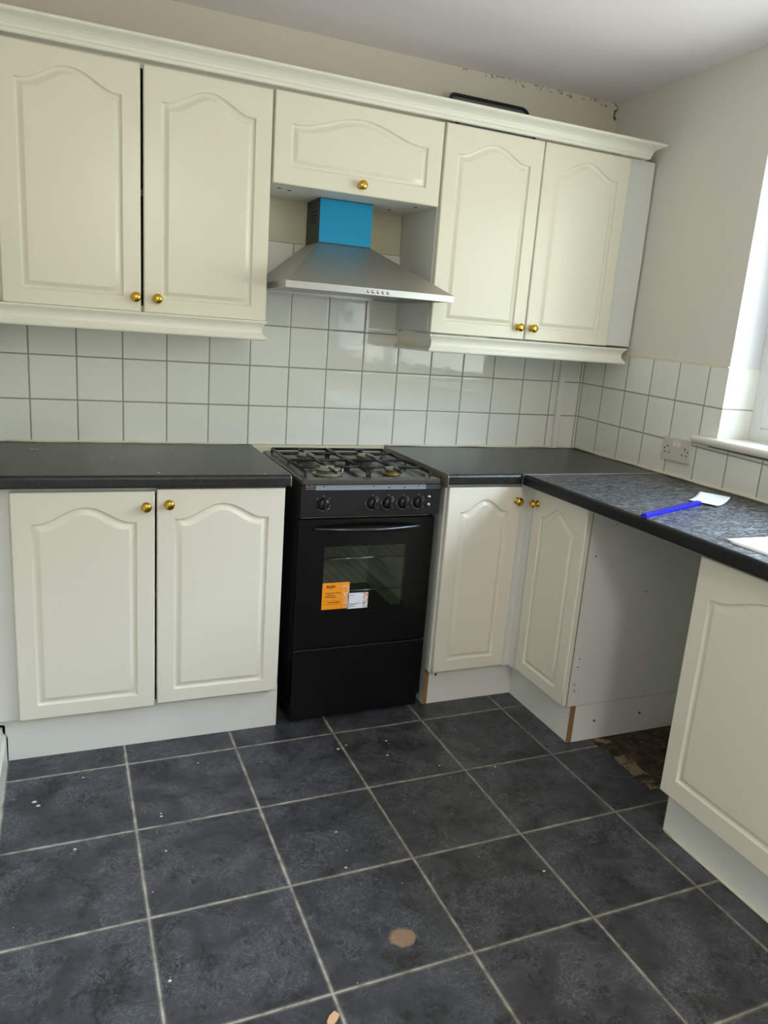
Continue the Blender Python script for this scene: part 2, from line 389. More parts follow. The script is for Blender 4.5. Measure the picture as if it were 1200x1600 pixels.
def text_into(bm, s, size, mat4, mi, ext=0.0002, bold=0.0):
    cu = bpy.data.curves.new('t', 'FONT'); cu.body = s; cu.size = size; cu.extrude = ext; cu.offset = bold; cu.resolution_u = 3
    o = bpy.data.objects.new('t', cu); C.objects.link(o); bpy.context.view_layer.update()
    me = bpy.data.meshes.new_from_object(o.evaluated_get(bpy.context.evaluated_depsgraph_get()))
    tb = bmesh.new(); tb.from_mesh(me); tb.transform(mat4)
    vm = {v: bm.verts.new(v.co) for v in tb.verts}
    for f in tb.faces:
        try: bm.faces.new([vm[v] for v in f.verts]).material_index = mi
        except ValueError: pass
    tb.free(); bpy.data.meshes.remove(me); bpy.data.objects.remove(o); bpy.data.curves.remove(cu)
FRONT = Matrix.Rotation(PI / 2, 4, 'X')       # text plane xy -> xz, facing -y

def obj(name, bm, mats, parent=None, loc=(0, 0, 0), rot=(0, 0, 0), kind=None, bevel=0.0, smooth_angle=None, label=None):
    bmesh.ops.recalc_face_normals(bm, faces=bm.faces)
    me = bpy.data.meshes.new(name); bm.to_mesh(me); bm.free()
    for m in (mats if isinstance(mats, (list, tuple)) else [mats]): me.materials.append(M[m] if isinstance(m, str) else m)
    o = bpy.data.objects.new(name, me); C.objects.link(o)
    o.location = loc; o.rotation_euler = rot
    if parent is not None: o.parent = parent
    if kind: o['kind'] = kind
    if label: o['label'] = label
    if bevel:
        b = o.modifiers.new('bevel', 'BEVEL'); b.width = bevel; b.segments = 2; b.limit_method = 'ANGLE'; b.angle_limit = math.radians(35)
    return o
def tag(o, label, cat, group=None):
    o['label'] = label; o['category'] = cat
    if group: o['group'] = group
    return o
def thing(name, label, cat, loc=(0, 0, 0), rotz=0.0, group=None):
    o = bpy.data.objects.new(name, None); C.objects.link(o); o.location = loc; o.rotation_euler = (0, 0, rotz); o.empty_display_size = 0.1
    return tag(o, label, cat, group)
def copy_tree(o, parent=None):
    c = o.copy(); C.objects.link(c)
    if parent is not None: c.parent = parent
    for ch in list(o.children): copy_tree(ch, c)
    return c
NB = bmesh.new

# ------------------------------------------------------------------ room shell
ZC = 2.379
XL = -2.385
bm = NB(); prism(bm, [(XL - 0.1, -4.5), (0.6, -4.5), (0.6, 0.3), (XL - 0.1, 0.3)], -0.05, 0.0); obj('floor', bm, 'floor', kind='structure')
bm = NB(); box(bm, XL - 0.1, 0.45, -4.5, 0.3, ZC, ZC + 0.1); obj('ceiling', bm, 'ceil', kind='structure')
bm = NB(); box(bm, XL - 0.1, 0.4, 0.008, 0.2, 0, ZC); obj('wall_back', bm, ['wallb'], kind='structure')
bm = NB(); box(bm, XL - 0.1, XL, -4.3, 0.2, 0, ZC); obj('wall_left', bm, 'wallo', kind='structure')
# right wall in its own frame: local x runs along the wall from the corner, local y points outdoors
WD0, WD1, WZ0, WZ1 = 0.848, 3.55, 1.078, 2.13
bm = NB()
for a, b, z0, z1 in ((-0.1, WD0, 0, ZC), (WD1, 4.4, 0, ZC), (WD0, WD1, 0, WZ0), (WD0, WD1, WZ1, ZC)):
    box(bm, a, b, 0.006, 0.30, z0, z1)
wr = obj('wall_right', bm, ['wallr', 'reveal'], kind='structure', rot=(0, 0, RW_ROT))
for p in wr.data.polygons:                    # the window reveal is painted brighter white
    c = p.center
    if 0.01 < c.y < 0.29 and WD0 - 0.01 < c.x < WD1 + 0.01 and WZ0 - 0.01 < c.z < WZ1 + 0.01 and abs(p.normal.y) < 0.5: p.material_index = 1
bm = NB(); box(bm, XL - 0.1, 0.4, -4.4, -4.3, 0, ZC); obj('wall_rear', bm, 'wallo', kind='structure')

# tiled bands (thin slabs in front of the plaster)
bm = NB(); box(bm, XL, 0.02, 0.0, 0.009, 0.914, 1.670); obj('trim_1', bm, 'tile_back', kind='structure')
bm = NB()
def rtop(d): return 1.355 - 0.022 * d
prism(bm, [(0, 0.916), (4.0, 0.916), (4.0, 1.08), (WD0, 1.08), (WD0, rtop(WD0)), (0, rtop(0))], 0.0, 0.0065, 'y')
obj('trim_2', bm, 'tile_right', kind='structure', rot=(0, 0, RW_ROT))
bm = NB(); box(bm, WD0 - 0.001, WD0 + 0.006, 0.0, 0.142, 1.09, 1.338); obj('trim_3', bm, 'tile_reveal', kind='structure', rot=(0, 0, RW_ROT))
# filler line and sealant
bm = NB()
prism(bm, [(0.0, rtop(0)), (WD0, rtop(WD0)), (WD0, rtop(WD0) + 0.007), (0.0, rtop(0) + 0.008)], -0.001, 0.009, 'y')
tube(bm, [(0.02 + 0.1 * k, -0.001, 0.917 + 0.0015 * math.sin(k * 2.1) - 0.000 * k) for k in range(26)], 0.0055, 6)
obj('trim_4', bm, 'bead', kind='structure', rot=(0, 0, RW_ROT))
bm = NB()
tube(bm, [(XL + 0.02 + 0.05 * k, -0.001, 0.915 + 0.001 * math.sin(k * 1.7)) for k in range(17)], 0.005, 6)
tube(bm, [(-0.95 + 0.04 * k, -0.001, 0.915 + 0.0025 * max(0, math.sin(k * 0.75))) for k in range(23)], 0.005, 6)
obj('trim_5', bm, 'bead', kind='structure')
# cream batten on the wall behind the cooker
bm = NB(); box(bm, -1.512, -0.957, -0.014, -0.001, 0.70, 0.913, bev=0.002); obj('trim_6', bm, 'recess', kind='structure')
# cream painted wall inside the extractor recess
bm = NB(); box(bm, -1.545, -0.945, 0.002, 0.0079, 1.670, 1.83); obj('trim_7', bm, 'recess', kind='structure')
# left skirting
bm = NB(); prism(bm, [(XL, 0.0), (XL + 0.022, 0.0), (XL + 0.022, 0.085), (XL + 0.014, 0.10), (XL + 0.012, 0.118), (XL, 0.122)], 0, 1)
bm.free(); bm = NB()
prof = [(XL, 0.0), (XL + 0.022, 0.0), (XL + 0.022, 0.085), (XL + 0.014, 0.10), (XL + 0.012, 0.118), (XL, 0.122)]
A = [bm.verts.new((x, -0.5425, z)) for x, z in prof]; B = [bm.verts.new((x, -4.3, z)) for x, z in prof]
bm.faces.new(A); bm.faces.new(B)
for k in range(len(prof)): bm.faces.new((A[k], A[(k + 1) % 6], B[(k + 1) % 6], B[k]))
obj('baseboard_left', bm, 'gloss', kind='structure')

# window
wnd = bpy.data.objects.new('window_1', None); C.objects.link(wnd); wnd.rotation_euler = (0, 0, RW_ROT); wnd['kind'] = 'structure'
bm = NB(); FY0, FY1 = 0.142, 0.205
for a, b, z0, z1 in ((WD0, WD0 + 0.055, WZ0, WZ1), (WD1 - 0.055, WD1, WZ0, WZ1), (WD0 + 0.055, WD1 - 0.055, WZ0, WZ0 + 0.06), (WD0 + 0.055, WD1 - 0.055, WZ1 - 0.05, WZ1),
                     (2.43, 2.48, WZ0 + 0.06, WZ1 - 0.05)):
    box(bm, a, b, FY0, FY1, z0, z1)
obj('window_frame', bm, 'upvc', wnd, bevel=0.003)
for a, b in ((WD0 + 0.055, 2.43), (2.48, WD1 - 0.055)):
    bm = NB(); z0, z1 = WZ0 + 0.06, WZ1 - 0.05; w = 0.045
    for p, q, r, s in ((a, a + w, z0, z1), (b - w, b, z0, z1), (a + w, b - w, z0, z0 + w), (a + w, b - w, z1 - w, z1)): box(bm, p, q, FY0 - 0.008, FY1 - 0.02, r, s)
    sash = obj('window_sash', bm, 'upvc', wnd, bevel=0.004)
    bm = NB(); box(bm, a + w, b - w, 0.165, 0.171, z0 + w, z1 - w); obj('window_pane', bm, 'glass', sash)
bm = NB()
pr = [(0.142, 1.061), (0.142, 1.090), (-0.022, 1.090), (-0.029, 1.087), (-0.033, 1.081), (-0.034, 1.075), (-0.032, 1.068), (-0.027, 1.063), (-0.02, 1.061)]
A = [bm.verts.new((WD0 + 0.001 if y > 0.0 else WD0 - 0.085, y, z)) for y, z in pr]
bm.free(); bm = NB()
nose = pr[2:]
prism(bm, [(-0.0005, 1.090)] + nose + [(-0.0005, 1.061)], WD0 - 0.085, WD1 + 0.08, 'x')
box(bm, WD0 + 0.0005, WD1 - 0.0005, -0.001, 0.142, 1.0785, 1.0899)
box(bm, WD0 - 0.078, WD0 - 0.02, -0.016, -0.001, 1.053, 1.0612)
obj('window_sill', bm, 'gloss', wnd, bevel=0.0015)
bm = NB(); prism(bm, [(WD0 - 0.06, 1.0605), (WD1, 1.0605), (WD1, 1.052), (WD0 + 0.35, 1.051), (WD0 - 0.01, 1.0555)], -0.006, -0.0006, 'y')
obj('trim_8', bm, mat('rough_brown_filler', (105, 90, 70), 0.9, bump=0.8, bscale=80), kind='structure', rot=(0, 0, RW_ROT))
rwm = Matrix.Rotation(RW_ROT, 4, 'Z')
pc = rwm @ Vector(((WD0 + WD1) / 2, 0.22, (WZ0 + WZ1) / 2))
portal('window_portal', pc, (rwm.to_3x3() @ Vector((0, -1, 0))).to_track_quat('-Z', 'Y').to_euler(), WD1 - WD0, WZ1 - WZ0)
# ------------------------------------------------------------------ cabinet parts
def door_bm(w, h, arch=0.048, ms=0.052, mb=0.045, mt=0.045, t=0.02):
    """routed arch panel door; local x 0..w, z 0..h, front face at y=-t. mt is margin above the arch crown"""
    N = 56
    def arc(k):                               # height profile across the top
        if k < 0.5: q = k
        else: q = 1 - k
        s = max(0.0, min(1.0, (q - 0.05) / 0.45)); return 0.5 - 0.5 * math.cos(PI * s ** 0.92)
    x0, x1, z0, zs = ms, w - ms, mb, h - mt - arch
    def outline():
        nb, nsd = 8, 8; out = []
        for k in range(nb): out.append((x0 + (x1 - x0) * k / nb, z0))
        for k in range(nsd): out.append((x1, z0 + (zs - z0) * k / nsd))
        for k in range(N): out.append((x1 - (x1 - x0) * k / N, zs + arch * arc(k / N)))
        for k in range(nsd): out.append((x0, zs - (zs - z0) * k / nsd))
        return out, nb, nsd
    base, nb, nsd = outline(); n = len(base)
    def offset(d):                            # the same outline inset by d
        X0, X1, Z0, ZS, out = x0 + d, x1 - d, z0 + d, zs - d, []
        for k in range(nb): out.append((X0 + (X1 - X0) * k / nb, Z0))
        for k in range(nsd): out.append((X1, Z0 + (ZS - Z0) * k / nsd))
        for k in range(N):
            sl = abs(math.sin(PI * min(1, max(0, (min(k, N - k) / N - 0.05) / 0.45)))) * arch / (x1 - x0) * 3.0
            out.append((X1 - (X1 - X0) * k / N, ZS + arch * arc(k / N) - d * 0.5 * sl * sl))
        for k in range(nsd): out.append((X0, ZS - (ZS - Z0) * k / nsd))
        return out
    def rect(i0):                             # rectangle inset i0 sampled like the outline
        out = []; X0, X1, Z0, Z1 = i0, w - i0, i0, h - i0
        for k in range(nb): out.append((X0 + (X1 - X0) * k / nb, Z0))
        for k in range(nsd): out.append((X1, Z0 + (Z1 - Z0) * k / nsd))
        for k in range(N): out.append((X1 - (X1 - X0) * k / N, Z1))
        for k in range(nsd): out.append((X0, Z1 - (Z1 - Z0) * k / nsd))
        return out
    R = lambda pts, y: [(x, y, z) for x, z in pts]
    rings = [R(rect(0.0), 0), R(rect(0.0), -t + 0.005), R(rect(0.0012), -t + 0.002), R(rect(0.004), -t), R(rect(0.0042), -t),
             R(base, -t), R(offset(0.0010), -t + 0.0030), R(offset(0.003), -t + 0.0060), R(offset(0.0075), -t + 0.0070),
             R(offset(0.0125), -t + 0.0055), R(offset(0.0185), -t + 0.0020), R(offset(0.022), -t + 0.0004), R(offset(0.0235), -t)]
    bm = NB(); V = [[bm.verts.new(p) for p in r] for r in rings]
    for q, (a, b) in enumerate(zip(V, V[1:])):
        for k in range(n):
            f = bm.faces.new((a[k], a[(k + 1) % n], b[(k + 1) % n], b[k])); f.smooth = q in (1, 2, 6, 7, 8, 9, 10, 11)
    bm.faces.new(V[0]); bm.faces.new(V[-1])
    return bm
def knob_bm():
    bm = NB(); m = Matrix.Rotation(PI / 2, 4, 'X')       # local z -> -y
    lathe(bm, [(0, 0), (0.0125, 0), (0.0125, 0.002), (0.010, 0.004), (0.0062, 0.006), (0.0058, 0.011), (0.0085, 0.014), (0.0135, 0.017),
               (0.0155, 0.0205), (0.0150, 0.024), (0.0120, 0.0275), (0.0065, 0.0295), (0, 0.030)], 24, m)
    return bm
def add_door(parent, w, h, loc, rotz=0.0, knob=None, m='cream', **k):
    d = obj('door', door_bm(w, h, **k), m, parent, loc, (0, 0, rotz))
    if knob: obj('knob', knob_bm(), 'brass', d, (knob[0], -0.02, knob[1]), label='polished brass knob')
    return d
def carcass_bm(w, h, dep, t=0.016, shelf=True, top=True):
    """open fronted box: x 0..w, y 0..-dep (front), z 0..h"""
    bm = NB(); box(bm, 0, t, -dep, 0, 0, h); box(bm, w - t, w, -dep, 0, 0, h)
    box(bm, t, w - t, -dep, 0, 0, t)
    if top: box(bm, t, w - t, -dep, 0, h - t, h)
    box(bm, t, w - t, -0.008, 0, t, h - (t if top else 0))
    if shelf: box(bm, t, w - t, -dep + 0.03, -0.008, h / 2 - 0.009, h / 2 + 0.009)
    return bm

# ---- wall cabinets
t = thing('wall_cabinet', 'tall double door cream wall cabinet above the left worktop, left of the extractor', 'cabinet', (-2.340, -0.001, 1.383))
obj('carcass', carcass_bm(0.795, 0.709, 0.299), 'carcass', t)
bm = NB(); box(bm, -0.043, 0.0, -0.299, -0.283, 0, 0.709); obj('filler_panel', bm, 'carcass', t)
add_door(t, 0.390, 0.706, (0.004, -0.300, -0.004), knob=(0.379 - 0.006, 0.044))
add_door(t, 0.390, 0.706, (0.402, -0.300, -0.004), knob=(0.040, 0.044))
t = thing('wall_cabinet', 'short bridging wall cabinet with one lift-up door above the extractor hood', 'cabinet', (-1.544, -0.001, 1.817))
obj('carcass', carcass_bm(0.600, 0.275, 0.299, shelf=False), 'carcass', t)
add_door(t, 0.594, 0.274, (0.003, -0.300, -0.003), knob=(0.301, 0.030), arch=0.048, mt=0.043, mb=0.055, ms=0.055)
for x, y in ((0.05, -0.22), (0.09, -0.20), (0.50, -0.10), (0.55, -0.23), (0.42, -0.06)):
    bm = NB(); lathe(bm, [(0, -0.0012), (0.006, -0.0010), (0.007, 0.0), (0, 0.0)], 10, Matrix.Translation((x, y, 0))); obj('screw_cap', bm, 'plug', t)
t = thing('wall_cabinet', 'tall double door cream wall cabinet beside the right wall, right of the extractor', 'cabinet', (-0.943, -0.001, 1.388))
obj('carcass', carcass_bm(0.805, 0.705, 0.299), 'carcass', t)
add_door(t, 0.401, 0.706, (0.004, -0.300, -0.004), knob=(0.370, 0.044))
add_door(t, 0.390, 0.706, (0.409, -0.300, -0.004), knob=(0.026, 0.044))
bm = NB(); box(bm, 0.805, 0.928, -0.299, -0.283, 0, 0.706); obj('filler_panel', bm, 'carcass', t, label='plain white filler panel beside the doors')
bm = NB(); tube(bm, [(0.930, -0.295, 0.0), (0.930, -0.297, 0.3), (0.930, -0.296, 0.705)], 0.004, 6); obj('sealant', bm, 'bead', t)

# ---- cornice and pelmets
bm = NB()
cp = [(0.0, 2.094), (0.010, 2.094), (0.012, 2.097), (0.012, 2.104), (0.015, 2.107), (0.016, 2.114), (0.021, 2.123), (0.029, 2.130), (0.039, 2.134), (0.047, 2.136),
      (0.051, 2.139), (0.051, 2.145), (0.047, 2.148), (0.036, 2.148), (0.0, 2.112)]
sweep(bm, [(XL + 0.002, -0.324), (-0.080, -0.324), (-0.080, -0.03)], cp)
tag(obj('cornice', bm, 'mould'), 'cream moulded cornice running along the top of all the wall cabinets', 'cornice')
pp = [(-0.008, 1.379), (0.014, 1.379), (0.015, 1.376), (0.014, 1.372), (0.011, 1.370), (0.010, 1.368), (0.006, 1.363), (0.003, 1.356), (0.002, 1.349), (0.003, 1.341), (0.006, 1.335), (0.010, 1.331),
      (0.011, 1.328), (0.015, 1.327), (0.0165, 1.323), (0.015, 1.318), (0.011, 1.316), (-0.008, 1.316)]
bm = NB(); sweep(bm, [(XL + 0.002, -0.318), (-1.562, -0.318), (-1.562, -0.03)], pp)
tag(obj('pelmet', bm, 'mould'), 'cream moulded pelmet strip under the left wall cabinet', 'pelmet')
bm = NB(); sweep(bm, [(-0.928, -0.004), (-0.928, -0.318), (-0.063, -0.318), (-0.063, -0.05)], pp)
tag(obj('pelmet', bm, 'mould'), 'cream moulded pelmet strip under the right wall cabinet, turning back beside the hood', 'pelmet')

# ---- base cabinets
t = thing('base_cabinet', 'double door cream base cabinet under the left worktop, left of the cooker', 'cabinet', (-2.330, -0.01, 0.0))
o = obj('carcass', carcass_bm(0.805, 0.718, 0.558), 'carcass', t, (0, 0, 0.152))
add_door(t, 0.392, 0.706, (0.008, -0.560, 0.156), knob=(0.366, 0.661), m='cream_low')
add_door(t, 0.395, 0.706, (0.406, -0.560, 0.162), knob=(0.034, 0.661), m='cream_low')
bm = NB(); box(bm, -0.054, 0.0, -0.556, -0.540, 0.150, 0.872); obj('filler_panel', bm, 'carcass', t)
bm = NB(); prism(bm, [(-0.030, 0.0), (0.815, 0.0), (0.815, 0.158), (-0.052, 0.155), (-0.050, 0.125), (-0.036, 0.122), (-0.036, 0.09), (-0.030, 0.08)], -0.528, -0.512, 'y')
obj('plinth', bm, 'plinth', t)

t = thing('base_cabinet', 'single door cream base cabinet right of the cooker, knob at its top right corner', 'cabinet', (-0.945, -0.01, 0.0))
obj('carcass', carcass_bm(0.37, 0.718, 0.558), 'carcass', t, (0, 0, 0.152))
add_door(t, 0.300, 0.706, (0.006, -0.560, 0.157), knob=(0.280, 0.654), m='cream_low', arch=0.045)
bm = NB(); prism(bm, [(0.308, -0.550), (0.308, -0.568), (0.337, -0.568), (0.344, -0.6075), (0.3545, -0.6075), (0.3545, -0.550)], 0.150, 0.868); obj('corner_post', bm, 'carcass', t, label='plain grey white corner filler post')
bm = NB(); box(bm, 0.022, 0.396, -0.520, -0.504, 0, 0.150); box(bm, 0.006, 0.0215, -0.5195, -0.02, 0, 0.150)
obj('plinth', bm, 'plinth', t)
bm = NB(); box(bm, 0.0055, 0.0222, -0.5215, -0.5196, 0, 0.150); obj('plinth_edge', bm, 'chip', t, label='raw brown chipboard plinth end')
bm = NB(); lathe(bm, [(0, 0.0008), (0.004, 0.0008), (0.005, 0), (0, 0)], 12, Matrix.Translation((0.052, -0.5202, 0.118)) @ Matrix.Rotation(PI / 2, 4, 'X')); obj('screw_hole', bm, 'plug', t)

t = thing('base_cabinet', 'narrow base cabinet along the right wall, its grey side exposed to the gap', 'cabinet', (-0.014, -0.618, 0.0), -PI / 2)
obj('carcass', carcass_bm(0.317, 0.718, 0.558), 'carcass', t, (0, -0.017, 0.152))
add_door(t, 0.308, 0.706, (0.009, -0.576, 0.158), knob=(0.022, 0.654), m='cream_low', arch=0.045)
bm = NB(); box(bm, 0.3185, 0.3195, -0.5755, -0.5735, 0.152, 0.870); obj('edging_strip', bm, 'chip', t)
bm = NB(); box(bm, -0.087, 0.300, -0.538, -0.522, 0, 0.150); box(bm, 0.292, 0.304, -0.5205, -0.03, 0, 0.143); obj('plinth', bm, 'plinth', t)
bm = NB(); box(bm, 0.3002, 0.3045, -0.540, -0.5208, 0, 0.150); obj('plinth_edge', bm, 'chip', t, label='raw brown chipboard plinth end')
for x, z in ((-0.545, 0.33), (-0.548, 0.30), (-0.540, 0.70), (-0.552, 0.235), (-0.548, 0.21), (-0.47, 0.81), (-0.30, 0.56)):
    bm = NB(); lathe(bm, [(0, 0.0006), (0.0024, 0.0006), (0.003, 0), (0, 0)], 10, Matrix.Translation((0.3172, x, z)) @ Matrix.Rotation(PI / 2, 4, 'Y')); obj('screw_hole', bm, 'plug', t)
for x, z in ((-0.225, 0.075), (-0.43, 0.072)):
    bm = NB(); lathe(bm, [(0, 0.0006), (0.0044, 0.0006), (0.005, 0), (0, 0)], 10, Matrix.Translation((0.3042, x, z)) @ Matrix.Rotation(PI / 2, 4, 'Y')); obj('screw_hole', bm, 'plug', t)

t = thing('base_cabinet', 'base cabinet under the sink at the right edge, across the empty gap', 'cabinet', (-0.05, -1.425, 0.0), -PI / 2)
obj('carcass', carcass_bm(1.0, 0.715, 0.510, top=False, shelf=False), 'carcass', t, (0, -0.030, 0.152))
add_door(t, 0.496, 0.706, (-0.004, -0.541, 0.150), m='cream_low', mb=0.058, knob=(0.46, 0.655), mt=0.055)
add_door(t, 0.496, 0.706, (0.496, -0.541, 0.150), m='cream_low', mb=0.058, knob=(0.036, 0.655), mt=0.055)
bm = NB(); box(bm, -0.010, 1.0, -0.510, -0.494, 0, 0.148); obj('plinth', bm, 'plinth', t)
bm = NB(); box(bm, -0.0125, -0.0102, -0.5105, -0.4935, 0, 0.148); obj('plinth_edge', bm, 'chip', t, label='raw brown chipboard plinth end')
bm = NB(); tube(bm, [(0.0 + 0.05 * k, -0.5115, 0.002) for k in range(21)], 0.004, 6); obj('plinth_sealant', bm, 'bead', t, label='yellowed sealant line at the floor')

# ---- worktops
def nosed(y_front, y_back, z0=0.874, z1=0.912, r=0.012):
    out = [(y_back, z0), (y_back, z1), (y_front + r, z1)]
    for k in range(1, 7):
        a = PI / 2 * k / 6; out.append((y_front + r - r * math.sin(a), z1 - r + r * math.cos(a)))
    r2 = 0.006
    for k in range(0, 4):
        a = PI / 2 * k / 3; out.append((y_front + r2 - r2 * math.cos(a), z0 + r2 - r2 * math.sin(a)))
    return out
t = thing('worktop', 'plain charcoal worktop on the left of the cooker', 'worktop', (-1.95, -0.3, 0.874))
L = Vector((-1.95, -0.3, 0.874))
def shifted(bm, v): bmesh.ops.translate(bm, verts=bm.verts, vec=-v); return bm
bm = NB(); prism(bm, nosed(-0.602, -0.0015), XL + 0.001, -1.5165, 'x'); obj('slab', shifted(bm, L), 'top', t)
bm = NB(); prism(bm, nosed(-0.603, -0.0015), -1.5163, -1.5140, 'x'); obj('end_strip', shifted(bm, L), 'alu', t, label='thin metal end strip')
bm = NB()
for x, y, s in ((-2.285, -0.15, 0.006), (-2.27, -0.16, 0.005), (-2.04, -0.30, 0.004), (-1.92, -0.56, 0.005), (-1.83, -0.14, 0.003), (-1.60, -0.585, 0.004)):
    box(bm, x, x + s * 1.6, y, y + s * 0.7, 0.9121, 0.9131)
tag(obj('crumb_scatter', bm, 'debris'), 'pale specks scattered on the left worktop', 'debris')
bpy.data.objects['crumb_scatter']['kind'] = 'stuff'
t = thing('worktop', 'charcoal worktop in the back right corner, between the cooker and the pale joint', 'worktop', (-0.5, -0.3, 0.874))
L = Vector((-0.5, -0.3, 0.874))
bm = NB(); prism(bm, nosed(-0.604, -0.0015), -0.9545, -0.655, 'x'); box(bm, -0.655, -0.003, -0.606, -0.0015, 0.874, 0.912); obj('slab', shifted(bm, L), 'top', t)
bm = NB(); prism(bm, nosed(-0.605, -0.0015, z0=0.864), -0.9570, -0.9547, 'x'); obj('end_strip', shifted(bm, L), 'alud', t, label='wide metal end strip with screw holes')
for y in (-0.17, -0.36, -0.545):
    bm = NB(); lathe(bm, [(0, 0.0006), (0.004, 0.0006), (0.005, 0), (0, 0)], 10, Matrix.Translation((-0.9570, y, 0.892)) @ Matrix.Rotation(-PI / 2, 4, 'Y')); obj('screw_hole', shifted(bm, L), 'plug', t)
bm = NB(); prism(bm, [(-0.655, -0.606), (-0.018, -0.594), (-0.018, -0.6065), (-0.655, -0.6135)], 0.9121, 0.9134); box(bm, -0.657, -0.655, -0.6135, -0.606, 0.875, 0.9125)
tag(obj('joint_strip', bm, 'alu'), 'thin pale metal jointing strip between the two right hand worktops', 'strip')
t = thing('worktop', 'charcoal worktop with painted reflection streaks under the window, carrying the blue strip and the sink', 'worktop', (-0.35, -1.6, 0.874))
L = Vector((-0.35, -1.6, 0.874))
YE = -2.75
def xr(y): return WA * y - 0.003
bm = NB()
SX0, SX1, SY0, SY1 = -0.555, -0.145, -2.42, -2.03        # bowl cut-out
def piece(x0, y0, y1, x1=None):
    prism(bm, [(x0, y0), (xr(y0) if x1 is None else x1, y0), (xr(y1) if x1 is None else x1, y1), (x0, y1)], 0.874, 0.912)
prism(bm, [(-0.642, YE), (-0.600, YE), (-0.600, -0.6137), (-0.642, -0.6137)], 0.874, 0.912)
piece(-0.600, SY1, -0.6137); piece(-0.600, YE, SY0)
prism(bm, [(-0.600, SY0), (SX0, SY0), (SX0, SY1), (-0.600, SY1)], 0.874, 0.912)
prism(bm, [(SX1, SY0), (xr(SY0), SY0), (xr(SY1), SY1), (SX1, SY1)], 0.874, 0.912)
obj('slab', shifted(bm, L), 'topw', t)
bm = NB(); prism(bm, nosed(-0.658, -0.642), YE, -0.6137, 'y'); obj('front_edge', shifted(bm, L), 'tope', t, label='near black rounded front edge')

# ------------------------------------------------------------------ cooker (local: x centre, y world, z world)
CX = -1.2215
ck = thing('cooker', 'black freestanding gas cooker between the left and right base cabinets', 'cooker', (CX, 0, 0))
bm = NB()
box(bm, -0.250, -0.235, -0.535, -0.03, 0.03, 0.872); box(bm, 0.235, 0.250, -0.535, -0.03, 0.03, 0.872)
box(bm, -0.235, 0.235, -0.045, -0.03, 0.03, 0.872); box(bm, -0.235, 0.235, -0.535, -0.045, 0.03, 0.285); box(bm, -0.235, 0.235, -0.535, -0.045, 0.755, 0.872)
obj('body', bm, 'blackm', ck, bevel=0.002)
bm = NB()                                                 # oven cavity lining
for a in ((-0.2345, -0.200, -0.534, -0.05, 0.286, 0.754), (0.200, 0.2345, -0.534, -0.05, 0.286, 0.754), (-0.2, 0.2, -0.534, -0.05, 0.286, 0.340), (-0.2, 0.2, -0.534, -0.05, 0.70, 0.754), (-0.2, 0.2, -0.08, -0.05, 0.34, 0.70)): box(bm, *a)
for s in (-1, 1):
    for z in (0.44, 0.47, 0.585, 0.615): tube(bm, [(s * 0.197, -0.50, z), (s * 0.197, -0.12, z)], 0.003, 6)
obj('oven_cavity', bm, 'cavity', ck)
bm = NB(); box(bm, -0.1995, 0.1995, -0.533, -0.081, 0.3402, 0.343); obj('oven_base', bm, 'black', ck)
for z in (0.592, 0.470):
    bm = NB()
    tube(bm, [(-0.192, -0.50, z), (0.192, -0.50, z)], 0.0028, 8); tube(bm, [(-0.192, -0.12, z), (0.192, -0.12, z)], 0.0028, 8)
    for k in range(11): tube(bm, [(-0.175 + k * 0.035, -0.497, z + 0.001), (-0.175 + k * 0.035, -0.12, z + 0.001)], 0.0007, 5, mi=1)
    obj('oven_shelf', bm, ['chrome', 'iron'], ck)
# oven door: frame of black glass with a window
dx0, dx1, dz0, dz1 = -0.250, 0.248, 0.290, 0.752; wx0, wx1, wz0, wz1 = -0.156, 0.150, 0.420, 0.655
bm = NB()
for a in ((dx0, wx0, dz0, dz1), (wx1, dx1, dz0, dz1), (wx0, wx1, dz0, wz0), (wx0, wx1, wz1, dz1)): box(bm, a[0], a[1], -0.560, -0.536, a[2], a[3])
bmesh.ops.remove_doubles(bm, verts=bm.verts, dist=1e-5)
od = obj('oven_door', bm, 'black', ck)
bm = NB(); box(bm, wx0, wx1, -0.5598, -0.556, wz0, wz1); obj('oven_window', bm, 'oglass', od)
bm = NB(); pts, rs = [], []
for k in range(25):
    u = k / 24; x = -0.198 + 0.396 * u; s = math.sin(PI * u)
    pts.append((x, -0.563 - 0.036 * s ** 0.8, 0.722)); rs.append(0.0045 + 0.0045 * s ** 0.7)
tube(bm, pts, rs, 12)
obj('door_handle', bm, 'handle', od, label='bowed black chrome handle')
# drawer, kick plate, feet
bm = NB(); box(bm, -0.250, 0.248, -0.560, -0.536, 0.066, 0.284); box(bm, -0.250, 0.248, -0.5608, -0.5585, 0.2832, 0.2845, 1); obj('lower_drawer', bm, ['black', 'greyst'], ck)  # thin grey line along the drawer top is a painted edge highlight
bm = NB(); box(bm, -0.246, 0.244, -0.548, -0.530, 0.015, 0.062); obj('kick_plate', bm, 'black', ck, bevel=0.002)
for x in (-0.21, 0.21):
    for y in (-0.50, -0.08):
        bm = NB(); lathe(bm, [(0, 0), (0.018, 0), (0.018, 0.008), (0.009, 0.010), (0.009, 0.032), (0, 0.032)], 16, Matrix.Translation((x, y, 0))); obj('foot', bm, 'iron', ck)
